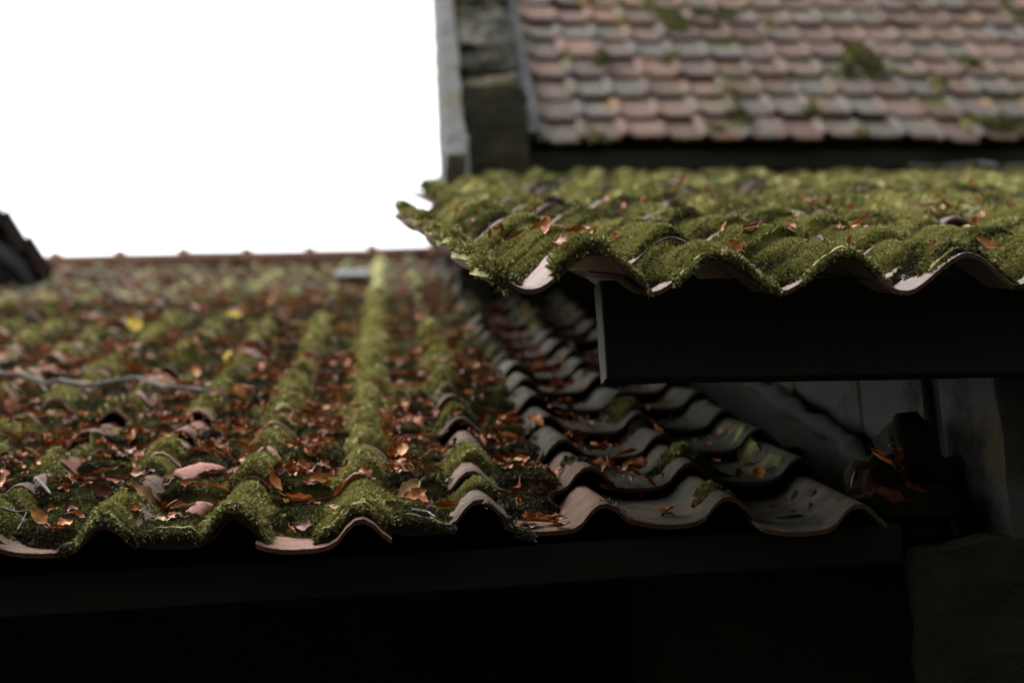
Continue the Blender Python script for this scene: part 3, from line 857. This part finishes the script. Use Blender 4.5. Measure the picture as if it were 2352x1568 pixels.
SHAPES = [  # L, W, fold, bend, twist, wave, word
    (0.050, 0.015, 0.55, 0.5, 0.3, 0.0020, "flattish"), (0.056, 0.017, 0.9, -0.7, 0.5, 0.0035, "wavy"),
    (0.046, 0.014, 1.7, 1.3, 0.8, 0.0020, "curled"), (0.052, 0.015, 2.3, 0.7, -0.8, 0.0020, "rolled"),
    (0.044, 0.016, 1.3, 2.0, 0.4, 0.0030, "balled"), (0.054, 0.014, 2.8, 0.2, 0.6, 0.0010, "furled"),
    (0.042, 0.014, 1.0, -1.5, -0.5, 0.0030, "arched"), (0.038, 0.012, 1.9, 1.0, -1.2, 0.0025, "twisted")]
LEAF = [leaf_shape(*sh[:6], 100 + i) for i, sh in enumerate(SHAPES)]
LEAFMESH = {}
def leaf_mesh(i, m):
    if (i, m) not in LEAFMESH:
        me = np_mesh("fallen_leaf", LEAF[i][0], LEAF[i][1])
        me.materials.append(M[m])
        LEAFMESH[(i, m)] = me
    return LEAFMESH[(i, m)]

def frame_at(roof, fn, s, t):
    e = 0.02
    def Z(a, b):
        a = np.array([a]); b = np.array([max(b, 0.001)])
        return float((roof.H(a, b) + fn(a, b)[0])[0])
    z = Z(s, t)
    gs = np.clip((Z(s + e, t) - Z(s - e, t)) / (2 * e), -1, 1); gt = np.clip((Z(s, t + e) - Z(s, t - e)) / (2 * e), -0.6, 0.6)
    n = -gs * roof.S - gt * roof.U + roof.N
    n /= np.linalg.norm(n)
    return roof.P(np.array(s), np.array(t), np.array(z)), n

def leaf_matrix(p, n, yaw, tilt, tdir, sc, lift):
    n = Vector(n); a = n.orthogonal().normalized(); b = n.cross(a)
    B = Matrix((a, b, n)).transposed()
    Rm = B @ Matrix.Rotation(tdir, 3, 'Z') @ Matrix.Rotation(tilt, 3, 'Y') @ Matrix.Rotation(yaw, 3, 'Z')
    m4 = (Rm * sc).to_4x4()
    m4.translation = Vector(p) + n * lift
    return m4

def frames(roof, fn, s, t):
    e = 0.02
    def Z(a, b):
        b = np.maximum(b, 0.001)
        return roof.H(a, b) + fn(a, b)[0]
    z = Z(s, t)
    gs = np.clip((Z(s + e, t) - Z(s - e, t)) / (2 * e), -1, 1); gt = np.clip((Z(s, t + e) - Z(s, t - e)) / (2 * e), -0.6, 0.6)
    n = -gs[:, None] * roof.S - gt[:, None] * roof.U + roof.N
    n /= np.linalg.norm(n, axis=1)[:, None]
    return roof.P(s, t, z), n
recs = []
def scatter(roof, fn, which, count, s0, s1, tlist, dens):
    N = count * 12
    t = tlist[0] + (tlist[1] - tlist[0]) * rng.random(N) ** tlist[2]
    s = s0(t) + (s1(t) - s0(t)) * rng.random(N)
    ok = np.nonzero(rng.random(N) < dens(s, t))[0][:count]
    s, t = s[ok], t[ok]
    P, Nn = frames(roof, fn, s, t)
    for a in range(len(s)):
        px, py, z = project(P[a])
        if not (-60 < px < 2412 and -60 < py < 1650) and t[a] < 4:
            continue
        tilt = abs(random.gauss(0, 0.34))
        q = random.random()
        m = 'leaf_rust' if q < 0.55 else ('leaf_dark' if q < 0.82 else ('leaf_orange' if q < 0.93 else 'leaf_tan'))
        recs.append(dict(w=which, s=float(s[a]), t=float(t[a]), p=P[a], n=Nn[a], z=z, m=m, i=random.randrange(8), yaw=random.uniform(0, 6.28), tilt=min(tilt, 1.2),
                         td=random.uniform(0, 6.28), sc=random.choice((0.5, 0.6, 0.7, 0.8, 0.9, 1.0)) * random.uniform(0.92, 1.08), lift=0.003 + 0.010 * random.random() + 0.012 * min(tilt, 1.0)))
def dens1(s, t):
    k = np.round(s / PER1); d = np.abs(s - k * PER1) / PER1
    w = np.where(k == -1, 0.06, 0.06 + 0.30 * np.minimum(1, t / 1.2)) + 0.85 * np.minimum(1, (d / 0.36) ** 2)
    w = w * np.where(s > 0.36, 0.14, np.where(s > 0.16, 0.35, 1.0))
    w = w * np.where(t < 0.3, 0.30 + 0.5 * t, 1.0) * np.where(t > 5.2, 0.45, 1.0) * np.where((s < -2.0) & (t > 4.2), 0.4, 1.0)
    return np.clip(w * (0.35 + 1.5 * (fbm(s * 3.0, t * 2.2, 71, 2) - 0.25)), 0, 1)
scatter(roof1, moss1, 1, 5000, lambda t: -0.98 - 0.36 * t, lambda t: 0.68 + 0 * t, (0.03, 7.4, 0.95), dens1)
scatter(roof1, moss1, 1, 70, lambda t: -0.9 + 0 * t, lambda t: 0.30 + 0 * t, (0.05, 1.3, 0.9), lambda s, t: dens1(s, 0.8 + 0 * t))
def dens2(s, t):
    d = np.abs((s / PER2 - 0.66) - np.round(s / PER2 - 0.66))
    return np.clip((0.10 + 0.9 * np.minimum(1, (d / 0.40) ** 2)) * np.where(t > 0.3, 1.0, 0.25) * (0.1 + 2.0 * np.maximum(0, fbm(s * 3.0, t * 2.0, 72, 2) - 0.35)), 0, 1)
scatter(roof2, moss2, 2, 850, lambda t: 0.06 + np.where(t > 1.7, 0.25, 0) + np.where(t > 3.3, 0.2, 0), lambda t: 1.0 + 0.45 * t, (0.15, 4.4, 0.9), dens2)
# a few leaves the eye goes to, set down one by one: roof, picture position, shape, material, size
def hero(w, px, py, i, m, sc, yaw, tilt, td, label, lift=0.012):
    roof, fn = (roof1, moss1) if w == 1 else (roof2, moss2)
    s, t = at_roof(roof, fn, px, py)
    p, n = frame_at(roof, fn, s, max(t, 0.01))
    o = bpy.data.objects.new("fallen_leaf", leaf_mesh(i, m)); COL.objects.link(o)
    tc = (CAM - p) / np.linalg.norm(CAM - p)
    n2 = n * 0.75 + tc * tilt; n2 /= np.linalg.norm(n2)
    o.matrix_world = leaf_matrix(p + n * 0.012, n2, yaw, 0.1, td, sc * (1.6 if 'yellow' in m else 0.88), lift)
    tag(o, label, "leaf", "fallen leaves on the mossy roofs")
heroes = [
    (1, 336, 772, 0, 'leaf_yellow', 1.25, 0.4, 0.9, 4.4, "bright yellow leaf lying in the left middle of the low roof", 0.05),
    (1, 534, 738, 0, 'leaf_yellow', 0.95, 1.4, 0.6, 4.4, "small dull yellow leaf higher up the low roof than the bright yellow one", 0.035),
    (1, 540, 832, 6, 'leaf_yellow', 0.85, 2.4, 0.4, 4.4, "yellow leaf beside pale leaves in the middle of the low roof", 0.02),
    (1, 305, 1182, 1, 'leaf_tan', 1.25, 0.2, 0.5, 4.5, "veined tan leaf folded over behind the second arched roll at the eave", 0.015),
    (1, 625, 1138, 2, 'leaf_orange', 1.30, 2.9, 0.4, 4.6, "glossy amber curled leaf beside the fullest mossy roll at the eave", 0.015),
    (1, 105, 1228, 0, 'leaf_orange', 0.95, 0.1, 0.8, 4.6, "flat orange leaf standing on edge near the bottom left of the eave", 0.02),
    (1, 240, 1108, 3, 'leaf_tan', 1.0, 1.3, 0.5, 4.4, "torn tan and orange leaf in the channel left of the fullest mossy roll", 0.018),
    (1, 225, 1152, 4, 'leaf_dark', 1.25, 0.6, 0.7, 4.7, "crumpled dark red leaf between the two left rolls near the eave", 0.018),
    (1, 680, 1175, 2, 'leaf_rust', 1.25, 0.4, 0.3, 4.9, "cupped rust leaf pointing right above the bare clay channel", 0.016),
    (1, 940, 1140, 1, 'leaf_tan', 1.20, 1.7, 0.9, 4.5, "tall buff leaf standing up between the bright mossy roll and the bare-nosed roll", 0.022),
    (1, 950, 1165, 0, 'leaf_rust', 1.0, 0.1, 0.3, 4.6, "flat rust leaf tucked below the tall buff leaf", 0.012),
    (1, 838, 1142, 6, 'leaf_rust', 1.15, 0.1, 0.4, 4.5, "arched rust leaf crossing the crest of the bare grey roll near the eave", 0.018),
    (1, 1040, 1185, 3, 'leaf_rust', 1.05, 1.1, 0.8, 4.2, "slim rust leaf leaning against the bare clay nose of its roll", 0.018),
    (1, 885, 1085, 4, 'leaf_rust', 1.1, 2.1, 0.8, 4.3, "red-brown leaf curled upright right of the bright green roll", 0.02),
    (1, 930, 1075, 0, 'leaf_orange', 1.1, 2.5, 0.5, 4.4, "bright rust leaf on top of the heap right of the green roll", 0.03),
    (1, 1175, 1022, 5, 'leaf_orange', 1.0, 0.0, 0.3, 4.7, "slim orange leaf lying level beside the first bare grey tiles", 0.015),
    (2, 1470, 601, 6, 'leaf_tan', 0.72, 1.2, 0.7, 4.6, "small pinkish-brown leaf of a pair in the first trough of the upper eave", 0.012),
    (2, 1482, 612, 3, 'leaf_orange', 0.80, 1.2, 0.9, 4.2, "slender orange leaf of a pair in the first trough of the upper eave", 0.014),
    (2, 1655, 528, 5, 'leaf_orange', 0.85, 1.5, 1.0, 4.4, "orange leaf standing upright behind the second crest of the upper eave", 0.02),
    (2, 2250, 556, 0, 'leaf_rust', 0.95, 0.3, 0.7, 4.6, "rust leaf lying flat near the right edge of the upper eave", 0.015),
    (2, 2290, 578, 2, 'leaf_tan', 0.70, 2.0, 0.5, 4.6, "little brown leaf just below the rust leaf at the right edge", 0.012),
    (2, 1345, 572, 1, 'leaf_rust', 0.85, 0.3, 0.3, 4.6, "rust leaf wedged behind the first crest of the upper eave", 0.012),
    (2, 2080, 434, 0, 'leaf_pale', 0.95, 1.3, 1.0, 4.5, "single whitish leaf on the moss near the dark twig", 0.03),
]
for h_ in heroes: hero(*h_)
recs.sort(key=lambda r_: r_['z'] / r_['sc'])
N_IND = 300 - len(heroes)
ind, rest = recs[:N_IND], recs[N_IND:]
ORD = ["first", "second", "third", "fourth", "fifth", "sixth", "seventh", "eighth", "ninth", "tenth"]
CW = {'leaf_rust': "rust-brown", 'leaf_dark': "dark brown", 'leaf_orange': "orange-brown", 'leaf_tan': "pale tan"}
def where(r_):
    if r_['w'] == 1:
        ch = math.floor(r_['s'] / PER1)
        t = r_['t']
        band = "at eave" if t < 0.35 else ("near eave" if t < 0.75 else ("short way up" if t < 1.3 else "farther up"))
        if ch <= -2: return f"in {ORD[-2 - ch]} channel left of bright roll, {band}"
        return f"in {ORD[ch + 1]} channel right of bright roll, {band}"
    c = max(0, math.floor(r_['s'] / PER2 - 0.66) + 1); t = r_['t']
    band = "at front" if t < 0.5 else ("partway back" if t < 1.2 else "far back")
    return f"in {ORD[min(c, 9)]} trough of upper roof, {band}"
byl = {}
for r_ in ind:
    size = "small" if r_['sc'] < 0.66 else ("large" if r_['sc'] > 0.85 else "medium")
    r_['lab'] = f"{size} {CW[r_['m']]} {SHAPES[r_['i']][6]} leaf {where(r_)}"
    byl.setdefault(r_['lab'], []).append(r_)
for lab, rs in byl.items():
    if len(rs) == 2:
        rs.sort(key=lambda q: q['z'])
        rs[0]['lab'] = "nearer " + lab; rs[1]['lab'] = "farther " + lab
    elif len(rs) == 3:
        rs.sort(key=lambda q: q['z'])
        rs[0]['lab'] = "nearest " + lab; rs[1]['lab'] = "middle " + lab; rs[2]['lab'] = "farthest " + lab
for r_ in ind:
    o = bpy.data.objects.new("fallen_leaf", leaf_mesh(r_['i'], r_['m'])); COL.objects.link(o)
    o.matrix_world = leaf_matrix(r_['p'], r_['n'], r_['yaw'], r_['tilt'], r_['td'], r_['sc'], r_['lift'])
    tag(o, r_['lab'], "leaf", "fallen leaves on the mossy roofs")
VV, QQ, RR, off = [], [], [], 0
for r_ in rest:
    V, Q = LEAF[r_['i']]
    m = np.array(leaf_matrix(r_['p'], r_['n'], r_['yaw'], r_['tilt'], r_['td'], r_['sc'] * (1.0 + 0.05 * r_['t']), r_['lift']))
    VV.append(V @ m[:3, :3].T + m[:3, 3]); QQ.append(Q + off); off += len(V)
    base = {'leaf_rust': 0.5, 'leaf_dark': 0.15, 'leaf_orange': 0.75, 'leaf_tan': 0.97}[r_['m']]
    RR.append(np.full(len(V), np.clip(base + random.uniform(-0.15, 0.12), 0, 1)))
lo_ = link("leaf_litter", np_mesh("leaf_litter", np.vstack(VV), np.vstack(QQ), None, {"rnd": np.concatenate(RR)}, True, O1), None, M['litter'])
lo_.location = O1
tag(lo_, "rust-brown leaf litter drifted in the channels farther up the roofs", "leaf litter", None, "stuff")

# ------------------------------------------------------------------ twigs and bits
def roof_pts(roof, fn, pix, lift):
    st = np.array([at_roof(roof, fn, px, py) for (px, py) in pix])
    tt = np.maximum(st[:, 1], 0.002)
    n = roof.H(st[:, 0], tt) + fn(st[:, 0], tt)[0]
    n = 0.3 * n + 0.7 * n.max() + lift * 0.5
    return list(roof.P(st[:, 0], st[:, 1], n))
def twig(roof, fn, pixs, rads, mat, label, lift=0.015, knob=0.22):
    chains = [roof_pts(roof, fn, p, lift) for p in pixs]
    b = np.mean(np.array(chains[0]), 0)
    o = link("twig", tube_mesh("twig", chains, rads, b, knob=knob), None, mat)
    o.location = b
    return tag(o, label, "twig")
twig(roof1, moss1, [[(-40, 866), (10, 880), (48, 884), (110, 900), (140, 899), (208, 912), (262, 897), (318, 898), (360, 908), (384, 917), (440, 920), (470, 930), (505, 931)],
                    [(110, 900), (88, 876), (46, 852)]],
     [[0.0080, 0.0060, 0.0064, 0.0054, 0.007, 0.0056, 0.006, 0.0066, 0.0052, 0.0056, 0.0046, 0.004, 0.0022], [0.0036, 0.0024, 0.0012]],
     M['twig_mid'], "long crooked grey twig lying across the left of the low roof", 0.05)
twig(roof1, moss1, [[(-20, 1222), (40, 1222), (85, 1220)], [(40, 1222), (52, 1200), (62, 1180)]], [[0.0028, 0.0022, 0.0012], [0.002, 0.0016, 0.001]], M['twig_mid'],
     "thin grey forked twig at the bottom left corner of the eave", 0.012)
twig(roof1, moss1, [[(84, 1142), (103, 1157), (120, 1172)]], [[0.0030, 0.0034, 0.0022]], M['twig_mid'], "short grey lichened twig between leaves near the left edge", 0.02)
twig(roof1, moss1, [[(398, 1160), (432, 1166), (470, 1162)]], [[0.0012, 0.0014, 0.001]], M['twig'], "fine grey twig by the bare clay patch left of the fullest roll", 0.012)
twig(roof1, moss1, [[(948, 1206), (985, 1210), (1002, 1222)]], [[0.0016, 0.0018, 0.001]], M['twig'], "little white twig in the moss left of the bare-nosed roll", 0.012)
twig(roof2, moss2, [[(2085, 414), (2160, 416), (2240, 411), (2300, 416), (2400, 408)], [(2160, 416), (2215, 424), (2260, 420)]],
     [[0.004, 0.008, 0.009, 0.008, 0.010], [0.006, 0.005, 0.003]], M['twig_dark'], "dark branched twig at the far right of the upper roof", 0.065)
twig(roof2, moss2, [[(1448, 490), (1475, 500), (1508, 515)]], [[0.0028, 0.003, 0.002]], M['twig_dark'], "short dark twig on the second roll of the upper roof", 0.02)
twig(roof2, moss2, [[(1700, 492), (1745, 480), (1800, 478), (1850, 500)]], [[0.002, 0.0026, 0.0024, 0.0014]], M['twig'], "arched thin grey stem behind the third crest of the upper roof", 0.022)
twig(roof2, moss2, [[(1880, 538), (1884, 546), (1892, 556)]], [[0.004, 0.0035, 0.0015]], M['twig_dark'], "stubby dark twig tip behind the third crest of the upper eave", 0.03)
sb, tb = at_roof(roof2, moss2, 2240, 532)
chip = link("bark_chip", box_mesh("bark_chip", np.zeros(3), X3, Y3, Z3, (-0.024, 0.024), (-0.008, 0.008), (-0.002, 0.002), bevel=0.001, rough=0.006, cuts=9), None, M['twig_dark'])
_p, _n = frame_at(roof2, moss2, sb, tb)
chip.location = Vector(_p) + Vector(_n) * 0.006; chip.rotation_euler = (R(22), R(6), R(8))
tag(chip, "flat black bark chip on the moss near the right edge of the upper eave", "bark chip")

def shard(px, py, L, W, yaw, seed, label):
    r_ = np.random.default_rng(seed)
    ss, tt = at_roof(roof1, moss1, px, py)
    p, n = frame_at(roof1, moss1, ss, tt)
    nu, nv = 9, 7
    V = []
    for lay in (0.0, -0.008):
        for a in range(nu):
            for b in range(nv):
                u_, v_ = a / (nu - 1) - 0.5, b / (nv - 1) - 0.5
                edge = 1 + 0.12 * (r_.random() - 0.5) * (abs(u_) > 0.45 or abs(v_) > 0.45)
                V.append((u_ * L * (1 - 0.35 * v_) * edge, v_ * W * edge, 0.004 * (1 - 4 * v_ * v_) + lay))
    Q = []
    for a in range(nu - 1):
        for b in range(nv - 1):
            q = a * nv + b
            Q.append([q, q + nv, q + nv + 1, q + 1]); o_ = nu * nv
            Q.append([o_ + q, o_ + q + 1, o_ + q + nv + 1, o_ + q + nv])
    ring = [a * nv for a in range(nu)] + [(nu - 1) * nv + b for b in range(1, nv)] + [a * nv + nv - 1 for a in range(nu - 2, -1, -1)] + [b for b in range(nv - 2, 0, -1)]
    for a in range(len(ring)):
        b = (a + 1) % len(ring)
        Q.append([ring[a], ring[a] + nu * nv, ring[b] + nu * nv, ring[b]])
    me = np_mesh("tile_shard", np.array(V), np.array(Q), None, {"rnd": np.full(len(V), 0.35), "wx": np.full(len(V), 0.0), "rim": np.zeros(len(V))})
    o = link("tile_shard", me, None, M['shard'])
    tc = (CAM - p) / np.linalg.norm(CAM - p)
    n2 = n * 0.9 + tc * 0.25; n2 /= np.linalg.norm(n2)
    o.matrix_world = leaf_matrix(p, n2, yaw, 0.0, 4.7, 1.0, 0.016)
    tag(o, label, "tile shard")
shard(448, 1100, 0.095, 0.055, 0.1 + math.pi / 2, 1, "flat pink tile shard lying in the channel left of the fullest mossy roll")
shard(452, 1160, 0.05, 0.03, 0.3 + math.pi / 2, 2, "small pink tile shard at the foot of the fullest mossy roll")

# crumbled mortar and stones where the shed roof meets the outbuilding wall
def stone(name, c, ext, seed, mat, label):
    bm = bmesh.new(); bmesh.ops.create_icosphere(bm, subdivisions=4, radius=1.0)
    for v in bm.verts:
        p = v.co.copy()
        q = Vector([math.copysign(abs(a) ** 0.55, a) for a in p])
        d = 1 + 0.28 * mnoise.noise(p * 1.7 + Vector((seed, 0, 0))) + 0.12 * mnoise.noise(p * 5 + Vector((0, seed, 0)))
        v.co = Vector((q.x * ext[0], q.y * ext[1], q.z * ext[2])) * d
    me = bpy.data.meshes.new(name); bm.to_mesh(me); bm.free()
    for p in me.polygons: p.use_smooth = True
    o = link(name, me, None, mat); o.location = Vector(c)
    return tag(o, label, "stone")
for px, py, d, e, sd, lab in ((2085, 1060, 2.74, (0.050, 0.05, 0.085), 3, "upright dark stone tallest in the rubble at the end of the shed eave"),
        (2140, 1120, 2.74, (0.075, 0.06, 0.06), 9, "squat dark stone right of the upright one in the rubble heap"),
        (2030, 1105, 2.70, (0.060, 0.05, 0.045), 13, "low dark stone left of the upright one in the rubble heap"),
        (2075, 1165, 2.64, (0.10, 0.07, 0.035), 17, "flat dark stone lowest in the rubble heap by the eave")):
    stone("loose_stone", un(px, py, d), e, sd, M['dark_stone'], lab)
fil = [roof1.P(np.array(a), np.array(b), np.array(c)) for a, b, c in ((0.80, 0.16, 0.02), (0.82, 0.40, 0.03), (0.85, 0.70, 0.035), (0.87, 1.1, 0.03), (0.89, 1.7, 0.03))]
mf = link("mortar_fillet", tube_mesh("mortar_fillet", fil, [0.018, 0.028, 0.02, 0.024, 0.02], B2, ns=12, knob=0.45), barn, M['mortar'])
for i, (px, py, d, k, m, sc, lab) in enumerate([(2020, 1050, 2.60, 3, 'leaf_rust', 1.0, "rust leaf propped against the upright stone in the rubble heap"),  # mostly dark leaf colours here stand in for shade on the heap
        (1985, 1075, 2.60, 2, 'leaf_dark', 1.0, "dark cupped leaf nearest the last tile by the rubble heap"), (2060, 1075, 2.58, 4, 'leaf_dark', 0.9, "dark balled leaf in the middle of the rubble heap"),
        (2045, 1140, 2.54, 0, 'leaf_dark', 1.3, "broad brown leaf lowest on the rubble heap"), (1960, 1100, 2.60, 5, 'leaf_dark', 1.1, "dark furled leaf beside the last tile at the eave"),
        (2095, 1120, 2.56, 7, 'leaf_dark', 1.0, "twisted dark leaf right of the broad brown one on the rubble"),
        (2000, 1110, 2.58, 6, 'leaf_dark', 1.0, "arched dark leaf left of the broad brown one on the rubble"), (2060, 1040, 2.62, 1, 'leaf_rust', 0.8, "wavy rust leaf highest on the rubble heap")]):
    o = bpy.data.objects.new("fallen_leaf", leaf_mesh(k, m)); COL.objects.link(o)
    o.matrix_world = leaf_matrix(un(px, py, d), (0.0, -0.55, 0.83), i * 1.3, 0.4, 4.5, sc, 0.0)
    tag(o, lab, "leaf", "fallen leaves on the mossy roofs")
